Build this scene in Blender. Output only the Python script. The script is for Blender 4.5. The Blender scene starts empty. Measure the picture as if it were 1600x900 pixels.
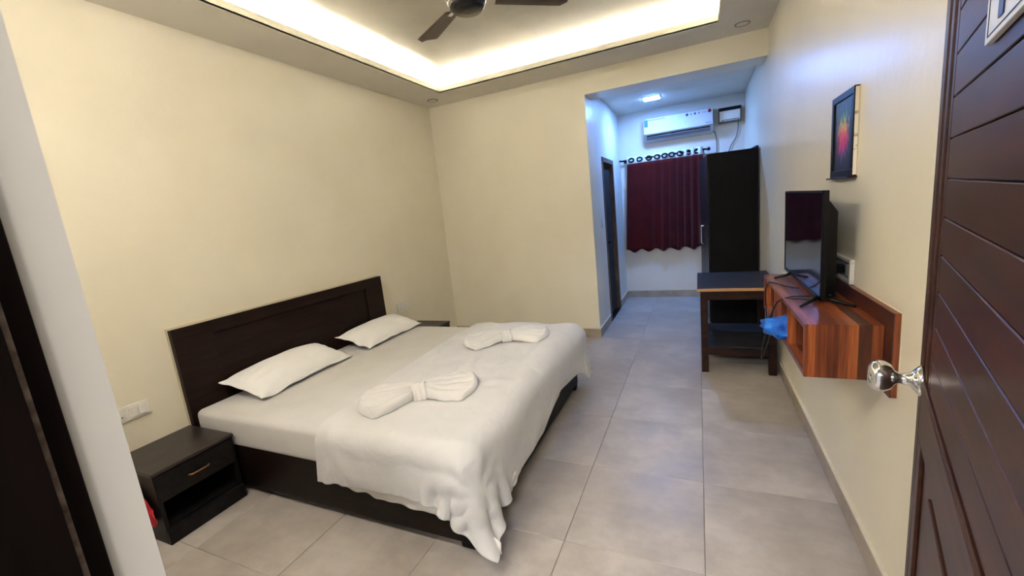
import bpy, bmesh, math, random
import numpy as np
from mathutils import Vector, Matrix, Euler, noise

random.seed(7)
PI = math.pi
COL = bpy.context.scene.collection
SC = bpy.context.scene

# ------------------------------------------------------------------ camera
cam_d = bpy.data.cameras.new('camera')
cam_d.sensor_fit = 'HORIZONTAL'; cam_d.sensor_width = 36.0
cam_d.lens = 650.8 * 36.0 / 1600.0
cam_d.clip_start = 0.02; cam_d.clip_end = 60
cam = bpy.data.objects.new('camera', cam_d); COL.objects.link(cam)
cam.location = (-0.5836, 0.0, 1.5); cam.rotation_euler = (1.3911, 0.1032, 0.4124)
SC.camera = cam

# ------------------------------------------------------------------ light and exposure
SC.view_settings.view_transform = 'Standard'; SC.view_settings.look = 'None'
SC.view_settings.gamma = 1.0; SC.view_settings.exposure = 1.54
try: SC.view_settings.use_curve_mapping = False
except Exception: pass
w = bpy.data.worlds.new('world'); SC.world = w; w.use_nodes = True
w.node_tree.nodes['Background'].inputs[0].default_value = (0.95, 0.93, 0.92, 1)
w.node_tree.nodes['Background'].inputs[1].default_value = 0.25

LED_E = 68.0        # cove strips
PANEL_E = 900.0      # square ceiling panel in the passage
TUBE_W = 86.0       # tube lamp on the front wall
CORR_W = 33.0       # corridor lamp behind the camera

def area(name, loc, rot, sx, sy, watts, color):
    d = bpy.data.lights.new(name, 'AREA'); d.shape = 'RECTANGLE'; d.size = sx; d.size_y = sy
    d.energy = watts; d.color = color
    o = bpy.data.objects.new(name, d); COL.objects.link(o); o.location = loc; o.rotation_euler = rot
    return o
area('corridor_lamp', (-0.75, -1.3, 2.35), (math.radians(25), 0, 0), 1.2, 0.3, CORR_W, (1.0, 0.97, 0.92))

# ------------------------------------------------------------------ dimensions of the room
W, D, H = 3.523, 4.544, 2.832          # left wall, back wall, border ceiling
A, HA, HE, E = 1.627, 2.611, 2.723, 6.590   # passage: width, header, ceiling, end wall
YF, XL, XR = 0.23, -1.228, -0.36       # inner face of front wall, door opening
HC = 3.02                              # raised ceiling
TX0, TX1, TY0, TY1 = -3.086, -0.405, 0.50, 4.11

# ------------------------------------------------------------------ material helpers
def new_mat(name):
    m = bpy.data.materials.new(name); m.use_nodes = True
    nt = m.node_tree; b = nt.nodes['Principled BSDF']
    return m, nt, b
def srgb(r, g, b):
    f = lambda c: (c/255/12.92) if c/255 <= 0.04045 else ((c/255+0.055)/1.055)**2.4
    return (f(r), f(g), f(b), 1)
def N(nt, t, **kw):
    n = nt.nodes.new(t)
    for k, v in kw.items(): setattr(n, k, v)
    return n
def ramp(nt, stops, interp='LINEAR'):
    r = N(nt, 'ShaderNodeValToRGB'); r.color_ramp.interpolation = interp
    els = r.color_ramp.elements
    while len(els) < len(stops): els.new(0.5)
    for e, (p, c) in zip(els, stops): e.position = p; e.color = c
    return r
def coords(nt, scale=(1, 1, 1), kind='Object'):
    tc = N(nt, 'ShaderNodeTexCoord'); mp = N(nt, 'ShaderNodeMapping'); mp.inputs['Scale'].default_value = scale
    nt.links.new(tc.outputs[kind], mp.inputs['Vector']); return mp.outputs['Vector']
def noise_mat(name, c1, c2, rough=0.5, scale=(1, 1, 1), nscale=5.0, detail=4, bump=0.0, bscale=None, metallic=0.0,
              lo=0.35, hi=0.65, coat=0.0, spec=0.5, sheen=0.0, rough2=None):
    m, nt, b = new_mat(name)
    v = coords(nt, scale)
    n = N(nt, 'ShaderNodeTexNoise'); n.inputs['Scale'].default_value = nscale; n.inputs['Detail'].default_value = detail
    nt.links.new(v, n.inputs['Vector'])
    r = ramp(nt, [(lo, c1), (hi, c2)]); nt.links.new(n.outputs['Fac'], r.inputs['Fac'])
    nt.links.new(r.outputs['Color'], b.inputs['Base Color'])
    b.inputs['Roughness'].default_value = rough; b.inputs['Metallic'].default_value = metallic
    b.inputs['Specular IOR Level'].default_value = spec
    if coat: b.inputs['Coat Weight'].default_value = coat; b.inputs['Coat Roughness'].default_value = 0.15
    if sheen: b.inputs['Sheen Weight'].default_value = sheen
    if rough2 is not None:
        mr = N(nt, 'ShaderNodeMapRange'); nt.links.new(n.outputs['Fac'], mr.inputs['Value'])
        mr.inputs['To Min'].default_value = rough; mr.inputs['To Max'].default_value = rough2
        mr.inputs['From Min'].default_value = lo; mr.inputs['From Max'].default_value = hi
        nt.links.new(mr.outputs['Result'], b.inputs['Roughness'])
    if bump:
        n2 = n
        if bscale:
            n2 = N(nt, 'ShaderNodeTexNoise'); n2.inputs['Scale'].default_value = bscale; n2.inputs['Detail'].default_value = 3
            nt.links.new(v, n2.inputs['Vector'])
        bp = N(nt, 'ShaderNodeBump'); bp.inputs['Strength'].default_value = bump; bp.inputs['Distance'].default_value = 0.01
        nt.links.new(n2.outputs['Fac'], bp.inputs['Height']); nt.links.new(bp.outputs['Normal'], b.inputs['Normal'])
    return m
def plain(name, c, rough=0.5, metallic=0.0, spec=0.5):
    return noise_mat(name, tuple(x*0.94 for x in c[:3])+(1,), c, rough, nscale=30, metallic=metallic, spec=spec)
def emit_mat(name, c, strength):
    m, nt, b = new_mat(name)
    b.inputs['Base Color'].default_value = (0.8, 0.8, 0.8, 1)
    b.inputs['Emission Color'].default_value = c; b.inputs['Emission Strength'].default_value = strength
    return m

M = {}
M['wall'] = noise_mat('cream_wall_paint', srgb(226, 218, 196), srgb(230, 223, 202), 0.35, nscale=2.2, bump=0.12, bscale=22, spec=0.45)
M['wall_white'] = noise_mat('offwhite_wall_paint', srgb(218, 212, 200), srgb(224, 219, 208), 0.42, nscale=2.2, bump=0.12, bscale=22, spec=0.4)
M['reveal'] = noise_mat('greyish_reveal_paint', srgb(212, 208, 200), srgb(218, 214, 206), 0.6, nscale=3)
M['ceil'] = noise_mat('ceiling_paint', srgb(216, 210, 196), srgb(222, 217, 204), 0.75, nscale=2.0)
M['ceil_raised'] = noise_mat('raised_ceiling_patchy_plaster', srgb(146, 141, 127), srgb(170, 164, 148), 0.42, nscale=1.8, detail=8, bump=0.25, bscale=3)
M['skirt'] = noise_mat('skirting_stone', srgb(150, 138, 122), srgb(172, 160, 144), 0.4, nscale=7, detail=7)
M['skirt_top'] = plain('skirting_plaster_lip', srgb(214, 206, 186), 0.6)
M['grout'] = plain('grout', srgb(128, 118, 108), 0.8)

def tile_mat():
    m, nt, b = new_mat('cement_look_floor_tile')
    tc = N(nt, 'ShaderNodeNewGeometry'); oi = N(nt, 'ShaderNodeObjectInfo')
    add = N(nt, 'ShaderNodeVectorMath', operation='MULTIPLY_ADD')
    add.inputs[1].default_value = (1, 1, 1)
    cmb = N(nt, 'ShaderNodeCombineXYZ'); ml = N(nt, 'ShaderNodeMath', operation='MULTIPLY'); ml.inputs[1].default_value = 37
    nt.links.new(oi.outputs['Random'], ml.inputs[0]); nt.links.new(ml.outputs[0], cmb.inputs['Z'])
    nt.links.new(tc.outputs['Position'], add.inputs[0]); nt.links.new(cmb.outputs[0], add.inputs[2])
    n = N(nt, 'ShaderNodeTexNoise'); n.inputs['Scale'].default_value = 2.6; n.inputs['Detail'].default_value = 9; n.inputs['Roughness'].default_value = 0.62
    nt.links.new(add.outputs[0], n.inputs['Vector'])
    r = ramp(nt, [(0.36, srgb(158, 150, 142)), (0.5, srgb(169, 161, 153)), (0.64, srgb(184, 177, 170))])
    nt.links.new(n.outputs['Fac'], r.inputs['Fac'])
    mp = N(nt, 'ShaderNodeMapping'); mp.inputs['Scale'].default_value = (1, 3, 1); nt.links.new(add.outputs[0], mp.inputs['Vector'])
    n2 = N(nt, 'ShaderNodeTexNoise'); n2.inputs['Scale'].default_value = 7; n2.inputs['Detail'].default_value = 8
    nt.links.new(mp.outputs[0], n2.inputs['Vector'])
    r2 = ramp(nt, [(0.35, (0.94, 0.935, 0.93, 1)), (0.65, (1, 1, 1, 1))]); nt.links.new(n2.outputs['Fac'], r2.inputs['Fac'])
    mx = N(nt, 'ShaderNodeMix', data_type='RGBA', blend_type='MULTIPLY'); mx.inputs[0].default_value = 1
    nt.links.new(r.outputs['Color'], mx.inputs[6]); nt.links.new(r2.outputs['Color'], mx.inputs[7])
    nt.links.new(mx.outputs[2], b.inputs['Base Color'])
    mr = N(nt, 'ShaderNodeMapRange'); nt.links.new(n.outputs['Fac'], mr.inputs['Value'])
    mr.inputs['From Min'].default_value = .3; mr.inputs['From Max'].default_value = .7
    mr.inputs['To Min'].default_value = .34; mr.inputs['To Max'].default_value = .5
    nt.links.new(mr.outputs[0], b.inputs['Roughness'])
    bp = N(nt, 'ShaderNodeBump'); bp.inputs['Strength'].default_value = .12; bp.inputs['Distance'].default_value = .004
    nt.links.new(n2.outputs['Fac'], bp.inputs['Height']); nt.links.new(bp.outputs['Normal'], b.inputs['Normal'])
    return m
M['tile'] = tile_mat()

M['espresso'] = noise_mat('espresso_laminate', srgb(16, 10, 8), srgb(27, 17, 13), 0.36, scale=(1, 1, 14), nscale=3.5, detail=6, bump=0.05)
M['espresso_y'] = noise_mat('espresso_veneer_grain_along_headboard', srgb(21, 12, 9), srgb(34, 21, 16), 0.33, scale=(8, 1, 10), nscale=3.5, detail=7, bump=0.05)
M['black_lam'] = noise_mat('black_laminate', srgb(17, 16, 16), srgb(27, 26, 25), 0.38, scale=(1, 6, 6), nscale=5, detail=6, bump=0.04)
M['ns_top'] = noise_mat('worn_dark_laminate_top', srgb(40, 34, 33), srgb(58, 50, 48), 0.36, scale=(2, 1, 1), nscale=5, detail=8)
M['pale_edge'] = plain('pale_plaster_edge', srgb(214, 202, 172), 0.6)
M['wardrobe'] = noise_mat('near_black_wardrobe_board', srgb(14, 14, 14), srgb(22, 21, 21), 0.5, scale=(8, 8, 1), nscale=4, detail=5)
M['door_wood'] = noise_mat('dark_brown_varnished_wood', srgb(44, 24, 18), srgb(72, 42, 33), 0.36, scale=(1.2, 3, 10), nscale=3.0, detail=8, bump=0.08, lo=0.3, hi=0.75, coat=0.15)
M['frame_wood'] = noise_mat('almost_black_frame_wood', srgb(12, 7, 6), srgb(20, 12, 10), 0.4, scale=(6, 6, 1), nscale=4, detail=6)
M['worn'] = noise_mat('worn_pale_wood_edge', srgb(74, 60, 50), srgb(134, 118, 104), 0.7, scale=(1, 1, 1), nscale=45, detail=6)
M['table_wood'] = noise_mat('dark_stained_table_wood', srgb(24, 14, 11), srgb(50, 26, 19), 0.42, scale=(1.5, 6, 10), nscale=4, detail=6)
M['table_top'] = noise_mat('black_table_laminate', srgb(36, 35, 37), srgb(50, 49, 52), 0.42, scale=(1, 4, 1), nscale=6, detail=6)
M['light_wood'] = noise_mat('light_wood_edging', srgb(158, 116, 70), srgb(188, 144, 92), 0.45, scale=(1, 8, 8), nscale=4)
M['chrome'] = noise_mat('polished_steel', (0.72, 0.72, 0.72, 1), (0.8, 0.8, 0.8, 1), 0.12, nscale=3, metallic=1.0)
M['brass'] = plain('tarnished_brass', srgb(150, 110, 74), 0.35, metallic=0.9)
M['plastic_w'] = plain('white_plastic', srgb(232, 228, 218), 0.35)
M['plastic_ac'] = plain('glossy_white_plastic', srgb(200, 203, 207), 0.18)
M['plastic_g'] = plain('grey_plastic', srgb(150, 152, 158), 0.4)
M['black_pl'] = plain('black_plastic', srgb(16, 16, 17), 0.35)
M['black_gloss'] = plain('black_screen_glass', srgb(7, 7, 9), 0.07)
M['cable'] = plain('black_cable_rubber', srgb(18, 14, 13), 0.5)
M['cable_g'] = plain('grey_cable_sheath', srgb(96, 98, 106), 0.5)
M['dark_metal'] = plain('dark_metal', srgb(24, 20, 22), 0.35, metallic=0.6)
M['fan_blade'] = noise_mat('brown_fan_blade_enamel', srgb(58, 42, 36), srgb(74, 55, 47), 0.4, nscale=8)
M['fan_black'] = plain('black_fan_enamel', srgb(14, 12, 12), 0.25)
M['glass_red'] = noise_mat('crimson_cloth', srgb(150, 14, 28), srgb(196, 26, 40), 0.6, nscale=20)
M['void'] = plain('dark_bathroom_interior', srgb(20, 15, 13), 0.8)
M['stab_frame'] = plain('olive_grey_case', srgb(84, 88, 78), 0.5)
M['green'] = plain('green_label_print', srgb(46, 110, 92), 0.4)
M['navy'] = plain('navy_print', srgb(28, 40, 92), 0.4)
M['red_print'] = plain('dark_red_print', srgb(120, 22, 34), 0.35)
M['grey_print'] = plain('grey_print', srgb(120, 126, 138), 0.4)
M['sign_white'] = plain('white_sign_board', srgb(222, 222, 220), 0.4)

def cloth_mat(name, c1, c2, weave=260, bump=0.12, big=0.0, stripes=None, rough=0.85, bigscale=9):
    m, nt, b = new_mat(name)
    v = coords(nt)
    n = N(nt, 'ShaderNodeTexNoise'); n.inputs['Scale'].default_value = 6; n.inputs['Detail'].default_value = 5
    nt.links.new(v, n.inputs['Vector'])
    r = ramp(nt, [(0.3, c1), (0.7, c2)]); nt.links.new(n.outputs['Fac'], r.inputs['Fac'])
    nt.links.new(r.outputs['Color'], b.inputs['Base Color']); b.inputs['Roughness'].default_value = rough
    b.inputs['Sheen Weight'].default_value = 0.15; b.inputs['Specular IOR Level'].default_value = 0.2
    n2 = N(nt, 'ShaderNodeTexNoise'); n2.inputs['Scale'].default_value = weave; n2.inputs['Detail'].default_value = 2
    v2 = coords(nt, stripes) if stripes else v
    nt.links.new(v2, n2.inputs['Vector'])
    h = n2.outputs['Fac']
    bp = N(nt, 'ShaderNodeBump'); bp.inputs['Strength'].default_value = bump; bp.inputs['Distance'].default_value = 0.003
    nt.links.new(h, bp.inputs['Height'])
    if big:
        n3 = N(nt, 'ShaderNodeTexNoise'); n3.inputs['Scale'].default_value = bigscale; n3.inputs['Detail'].default_value = 4
        n3.inputs['Distortion'].default_value = 0.8
        nt.links.new(v, n3.inputs['Vector'])
        bp2 = N(nt, 'ShaderNodeBump'); bp2.inputs['Strength'].default_value = big; bp2.inputs['Distance'].default_value = 0.03
        nt.links.new(n3.outputs['Fac'], bp2.inputs['Height']); nt.links.new(bp2.outputs['Normal'], bp.inputs['Normal'])
    nt.links.new(bp.outputs['Normal'], b.inputs['Normal'])
    return m
M['duvet'] = cloth_mat('white_duvet_cotton', srgb(206, 205, 204), srgb(211, 210, 209), 60, 0.10, 0.42, stripes=(0.5, 3, 3), bigscale=6)
M['sheet'] = cloth_mat('greyish_white_sheet_cotton', srgb(202, 200, 197), srgb(208, 206, 203), 22, 0.25, stripes=(0.35, 1, 5))
M['pillow'] = cloth_mat('white_pillowcase_cotton', srgb(238, 237, 235), srgb(244, 243, 241), 300, 0.05, 0.30, bigscale=7)
M['towel'] = cloth_mat('white_terry_towel', srgb(214, 212, 209), srgb(221, 219, 216), 420, 0.5)
M['lining'] = cloth_mat('white_duvet_lining', srgb(226, 222, 216), srgb(236, 233, 228), 200, 0.1)
M['curtain'] = cloth_mat('burgundy_curtain_fabric', srgb(64, 8, 5), srgb(76, 12, 8), 300, 0.2, rough=0.8)
M['header'] = cloth_mat('silver_white_curtain_header', srgb(206, 210, 220), srgb(232, 234, 240), 50, 0.1, rough=0.5)
M['blue_bag'] = noise_mat('blue_plastic_bag_film', srgb(0, 70, 170), srgb(10, 120, 224), 0.3, nscale=14, detail=5, bump=0.5, bscale=30)

def stave_mat():
    m, nt, b = new_mat('striped_reddish_brown_laminate_with_recess_shade')
    tc = N(nt, 'ShaderNodeTexCoord'); sp = N(nt, 'ShaderNodeSeparateXYZ'); nt.links.new(tc.outputs['Object'], sp.inputs[0])
    mr = N(nt, 'ShaderNodeMapRange'); mr.inputs['From Min'].default_value = -.246; mr.inputs['From Max'].default_value = 0.0; nt.links.new(sp.outputs['X'], mr.inputs['Value'])
    G_ = lambda v: (v, v, v, 1)
    wn = ramp(nt, [(0, G_(.5)), (.045, G_(.66)), (.13, G_(.42)), (.27, G_(.34)), (.41, G_(.50)), (.52, G_(.66)), (.63, G_(.20)), (.78, G_(.52)), (.905, G_(.14)), (.925, G_(.52))], 'CONSTANT')  # stave tones; the narrow darkest stop paints recess shade at the back board
    nt.links.new(mr.outputs[0], wn.inputs['Fac'])
    mp = N(nt, 'ShaderNodeMapping'); mp.inputs['Scale'].default_value = (34, 2.2, 2.2); nt.links.new(tc.outputs['Object'], mp.inputs['Vector'])
    gn = N(nt, 'ShaderNodeTexNoise'); gn.inputs['Scale'].default_value = 2.4; gn.inputs['Detail'].default_value = 8; nt.links.new(mp.outputs[0], gn.inputs['Vector'])
    mad = N(nt, 'ShaderNodeMath', operation='MULTIPLY_ADD'); mad.inputs[1].default_value = 1.0; nt.links.new(wn.outputs['Color'], mad.inputs[0])
    g2 = N(nt, 'ShaderNodeMath', operation='MULTIPLY_ADD'); g2.inputs[1].default_value = .7; g2.inputs[2].default_value = -0.38
    nt.links.new(gn.outputs['Fac'], g2.inputs[0]); nt.links.new(g2.outputs[0], mad.inputs[2])
    r = ramp(nt, [(0.12, srgb(62, 28, 18)), (0.36, srgb(100, 48, 28)), (0.58, srgb(138, 72, 38)), (0.86, srgb(176, 104, 54))])
    nt.links.new(mad.outputs[0], r.inputs['Fac']); nt.links.new(r.outputs['Color'], b.inputs['Base Color'])
    b.inputs['Roughness'].default_value = 0.33
    return m
M['stave'] = stave_mat()

def painting_mat():
    m, nt, b = new_mat('abstract_flower_print')
    tc = N(nt, 'ShaderNodeTexCoord'); sp = N(nt, 'ShaderNodeSeparateXYZ'); nt.links.new(tc.outputs['Object'], sp.inputs[0])
    mp = N(nt, 'ShaderNodeMapping'); mp.inputs['Scale'].default_value = (1, 55, 15); nt.links.new(tc.outputs['Object'], mp.inputs['Vector'])
    n = N(nt, 'ShaderNodeTexNoise'); n.inputs['Scale'].default_value = 1.2; n.inputs['Detail'].default_value = 4; n.inputs['Distortion'].default_value = 1.2
    nt.links.new(mp.outputs[0], n.inputs['Vector'])
    a = N(nt, 'ShaderNodeMath', operation='MULTIPLY_ADD'); a.inputs[1].default_value = 0.20; nt.links.new(n.outputs['Fac'], a.inputs[0]); nt.links.new(sp.outputs['Z'], a.inputs[2])
    mr = N(nt, 'ShaderNodeMapRange'); mr.inputs['From Min'].default_value = -0.05; mr.inputs['From Max'].default_value = 0.25; nt.links.new(a.outputs[0], mr.inputs['Value'])
    col = ramp(nt, [(0.05, srgb(40, 60, 100)), (0.2, srgb(90, 90, 150)), (0.33, srgb(200, 30, 120)), (0.5, srgb(220, 50, 40)), (0.62, srgb(236, 180, 50)), (0.75, srgb(70, 150, 70)), (0.95, srgb(30, 80, 70))])
    nt.links.new(mr.outputs[0], col.inputs['Fac'])
    # mask: strokes inside an oval
    vm = N(nt, 'ShaderNodeMapping'); vm.inputs['Scale'].default_value = (0, 10.5, 7.2); nt.links.new(tc.outputs['Object'], vm.inputs['Vector'])
    ln = N(nt, 'ShaderNodeVectorMath', operation='LENGTH'); nt.links.new(vm.outputs[0], ln.inputs[0])
    n2 = N(nt, 'ShaderNodeTexNoise'); n2.inputs['Scale'].default_value = 1.7; n2.inputs['Detail'].default_value = 5; nt.links.new(mp.outputs[0], n2.inputs['Vector'])
    s = N(nt, 'ShaderNodeMath', operation='MULTIPLY_ADD'); s.inputs[1].default_value = -0.42; nt.links.new(ln.outputs['Value'], s.inputs[0]); nt.links.new(n2.outputs['Fac'], s.inputs[2])
    mk = ramp(nt, [(0.13, (0, 0, 0, 1)), (0.33, (1, 1, 1, 1))]); nt.links.new(s.outputs[0], mk.inputs['Fac'])
    mx = N(nt, 'ShaderNodeMix', data_type='RGBA'); nt.links.new(mk.outputs['Color'], mx.inputs[0])
    mx.inputs[6].default_value = srgb(16, 18, 26); nt.links.new(col.outputs['Color'], mx.inputs[7])
    nt.links.new(mx.outputs[2], b.inputs['Base Color']); b.inputs['Roughness'].default_value = 0.35
    return m
M['painting'] = painting_mat()

for k_, v_ in dict(espresso=.12, espresso_y=.14, black_lam=.16, wardrobe=.10, frame_wood=.12, table_wood=.18, ns_top=.3, table_top=.14, black_pl=.15, door_wood=.22, curtain=.1).items():
    M[k_].node_tree.nodes['Principled BSDF'].inputs['Specular IOR Level'].default_value = v_
M['door_wood'].node_tree.nodes['Principled BSDF'].inputs['Coat Weight'].default_value = 0.0
# ------------------------------------------------------------------ mesh helpers
def thing(name, label, cat, loc=(0, 0, 0), rotz=0.0, group=None):
    o = bpy.data.objects.new(name, None); COL.objects.link(o); o.location = loc; o.rotation_euler = (0, 0, rotz)
    o.empty_display_size = 0.1
    o['label'] = label; o['category'] = cat
    if group: o['group'] = group
    return o
def tag(o, label, cat, group=None):
    o['label'] = label; o['category'] = cat
    if group: o['group'] = group
    return o
def obj(name, bm, mat, parent=None, smooth=False, loc=None):
    me = bpy.data.meshes.new(name); bm.normal_update(); bm.to_mesh(me); bm.free()
    if smooth:
        for p in me.polygons: p.use_smooth = True
    for m in (mat if isinstance(mat, (list, tuple)) else [mat]): me.materials.append(m)
    o = bpy.data.objects.new(name, me); COL.objects.link(o)
    if parent: o.parent = parent
    if loc: o.location = loc
    return o
def struct(name, bm, mat, parent=None, smooth=False):
    o = obj(name, bm, mat, parent, smooth)
    if not parent: o['kind'] = 'structure'
    return o
def box(bm, x0, x1, y0, y1, z0, z1, bevel=0.0, seg=2, mi=0, rot=None, piv=None):
    t = bmesh.new()
    bmesh.ops.create_cube(t, size=1.0)
    for v in t.verts:
        v.co = Vector(((x0+x1)/2+v.co.x*(x1-x0), (y0+y1)/2+v.co.y*(y1-y0), (z0+z1)/2+v.co.z*(z1-z0)))
    if bevel: bmesh.ops.bevel(t, geom=t.edges[:], offset=bevel, segments=seg, profile=0.5, affect='EDGES')
    if rot is not None:
        p = Vector(piv) if piv else Vector(((x0+x1)/2, (y0+y1)/2, (z0+z1)/2))
        for v in t.verts: v.co = p + rot @ (v.co-p)
    merge(bm, t, mi)
    return bm
def merge(bm, t, mi=0):
    m = {}
    for v in t.verts: m[v] = bm.verts.new(v.co)
    for f in t.faces:
        nf = bm.faces.new([m[v] for v in f.verts]); nf.material_index = mi or f.material_index; nf.smooth = f.smooth
    t.free()
def B(*a, **k): return box(bmesh.new(), *a, **k)
def tube(bm, pts, r, seg=8, closed=False, caps=True, radii=None):
    pts = [Vector(p) for p in pts]; n = len(pts); rings = []
    up = Vector((0, 0, 1)); prev = None
    for i, p in enumerate(pts):
        if closed: d = pts[(i+1) % n]-pts[i-1]
        else: d = pts[min(i+1, n-1)]-pts[max(i-1, 0)]
        d.normalize()
        a = (prev if prev is not None else (up if abs(d.z) < .95 else Vector((1, 0, 0))))
        a = (a - d*a.dot(d)); a.normalize(); prev = a; b_ = d.cross(a)
        rr = radii[i] if radii else r
        rings.append([bm.verts.new(p+(a*math.cos(2*PI*k/seg)+b_*math.sin(2*PI*k/seg))*rr) for k in range(seg)])
    for i in range(n if closed else n-1):
        A_, B_ = rings[i], rings[(i+1) % n]
        for k in range(seg):
            f = bm.faces.new([A_[k], A_[(k+1) % seg], B_[(k+1) % seg], B_[k]]); f.smooth = True
    if caps and not closed:
        bm.faces.new(rings[0][::-1]); bm.faces.new(rings[-1])
    return bm
def spline(ctrl, n=8):
    P = [Vector(c) for c in ctrl]; P = [P[0]*2-P[1]]+P+[P[-1]*2-P[-2]]; out = []
    for i in range(1, len(P)-2):
        for k in range(n):
            t = k/n
            out.append(0.5*((2*P[i])+(P[i+1]-P[i-1])*t+(2*P[i-1]-5*P[i]+4*P[i+1]-P[i+2])*t*t+(-P[i-1]+3*P[i]-3*P[i+1]+P[i+2])*t**3))
    out.append(P[-2]); return out
def lathe(bm, prof, seg=32, axis='Z', origin=(0, 0, 0), cap=True):
    o = Vector(origin); rings = []
    for (r, h) in prof:
        ring = []
        for k in range(seg):
            a = 2*PI*k/seg; c, s = r*math.cos(a), r*math.sin(a)
            v = {'Z': (c, s, h), 'Y': (c, h, s), 'X': (h, c, s)}[axis]
            ring.append(bm.verts.new(o+Vector(v)))
        rings.append(ring)
    for i in range(len(rings)-1):
        for k in range(seg):
            f = bm.faces.new([rings[i][k], rings[i][(k+1) % seg], rings[i+1][(k+1) % seg], rings[i+1][k]]); f.smooth = True
    if cap:
        bm.faces.new(rings[0][::-1]); bm.faces.new(rings[-1])
    bmesh.ops.recalc_face_normals(bm, faces=bm.faces[:])
    return bm
def grid_bm(P, quadsmooth=True):
    """P: array (n,m,3)"""
    bm = bmesh.new(); n, m = P.shape[:2]
    V = [[bm.verts.new(P[i, j]) for j in range(m)] for i in range(n)]
    for i in range(n-1):
        for j in range(m-1):
            f = bm.faces.new([V[i][j], V[i+1][j], V[i+1][j+1], V[i][j+1]]); f.smooth = quadsmooth
    return bm
def solidify(o, t, offset=-1.0, sub=0):
    md = o.modifiers.new('thickness', 'SOLIDIFY'); md.thickness = t; md.offset = offset
    if sub:
        s = o.modifiers.new('smooth', 'SUBSURF'); s.levels = sub; s.render_levels = sub
def copy_tree(o, parent=None):
    c = o.copy(); COL.objects.link(c)
    if parent: c.parent = parent
    for ch in list(o.children): copy_tree(ch, c)
    return c
def prism(bm, prof, x0, x1, axis='X', bevel=0):
    """profile in (y,z), extruded in x"""
    t = bmesh.new()
    a = [t.verts.new((x0, y, z)) for y, z in prof]; b = [t.verts.new((x1, y, z)) for y, z in prof]
    t.faces.new(a); t.faces.new(b[::-1]); n = len(prof)
    for i in range(n): t.faces.new([a[i], b[i], b[(i+1) % n], a[(i+1) % n]])
    bmesh.ops.recalc_face_normals(t, faces=t.faces[:])
    if bevel: bmesh.ops.bevel(t, geom=t.edges[:], offset=bevel, segments=2, profile=.5, affect='EDGES')
    merge(bm, t); return bm

# ------------------------------------------------------------------ THE SETTING
T = 0.15
HT = HC+0.12
struct('wall_left', B(-W-T, -W, YF-0.2, D+T, -0.05, HT), M['wall'])
bm = bmesh.new(); box(bm, -W-T, -A, D, D+T*2, -0.05, HT); box(bm, -A, 0.0, D, 4.843, HA, HT)
struct('wall_back', bm, M['wall'])
struct('wall_right', B(0, T, YF-0.2, E+T, -0.05, HT), M['wall'])
struct('wall_passage_end', B(-A-0.15, T, E, E+T, -0.05, HT), M['wall_white'])
# passage left wall with the bathroom doorway
DY0, DY1, DZ = 5.20, 5.93, 2.04
bm = bmesh.new()
box(bm, -A-T, -A, D+0.3, DY0, -0.05, HE+0.1); box(bm, -A-T, -A, DY1, E, -0.05, HE+0.1); box(bm, -A-T, -A, DY0, DY1, DZ, HE+0.1)
struct('wall_passage_left', bm, M['wall_white'])
bm = bmesh.new()
box(bm, -W-T, XL, 0.03, YF, -0.05, HT); box(bm, XR, T, 0.03, YF, -0.05, HT); box(bm, XL, XR, 0.03, YF, 2.13, HT)
struct('wall_front', bm, M['reveal'])
# ceilings
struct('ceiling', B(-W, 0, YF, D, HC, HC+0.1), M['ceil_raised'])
bm = bmesh.new(); led = 0.14
x0, x1, y0, y1 = TX0, TX1, TY0, TY1
zs = H+0.012
box(bm, -W, x0, YF, D, H, zs); box(bm, x1, 0, YF, D, H, zs); box(bm, x0, x1, YF, y0, H, zs); box(bm, x0, x1, y1, D, H, zs)
struct('ceiling_border', bm, M['ceil'])
bm = bmesh.new()  # upstand of the recess behind the fascia
box(bm, -W, x0-led, YF, D, zs, HC); box(bm, x1+led, 0, YF, D, zs, HC)
box(bm, x0-led, x1+led, YF, y0-led, zs, HC); box(bm, x0-led, x1+led, y1+led, D, zs, HC)
struct('ceiling_recess_upstand', bm, M['ceil'])
ft = 0.012; fz = H+0.058
bm = bmesh.new()
box(bm, x0-ft, x0, y0-ft, y1+ft, H-0.001, fz); box(bm, x1, x1+ft, y0-ft, y1+ft, H-0.001, fz)
box(bm, x0, x1, y0-ft, y0, H-0.001, fz); box(bm, x0, x1, y1, y1+ft, H-0.001, fz)
struct('trim_1', bm, plain('fascia_paint', srgb(228, 222, 200), 0.6))
struct('ceiling_passage', B(-A, 0, 4.843, E, HE, HE+0.1), M['ceil'])
# dark bathroom behind the passage doorway
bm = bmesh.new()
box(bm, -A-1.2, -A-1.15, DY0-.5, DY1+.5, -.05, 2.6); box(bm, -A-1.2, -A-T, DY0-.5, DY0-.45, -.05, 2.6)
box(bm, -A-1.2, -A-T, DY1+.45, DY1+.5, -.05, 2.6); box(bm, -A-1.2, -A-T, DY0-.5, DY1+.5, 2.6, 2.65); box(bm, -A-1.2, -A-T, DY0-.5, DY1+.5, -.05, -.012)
struct('wall_bathroom', bm, M['void'])

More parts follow.
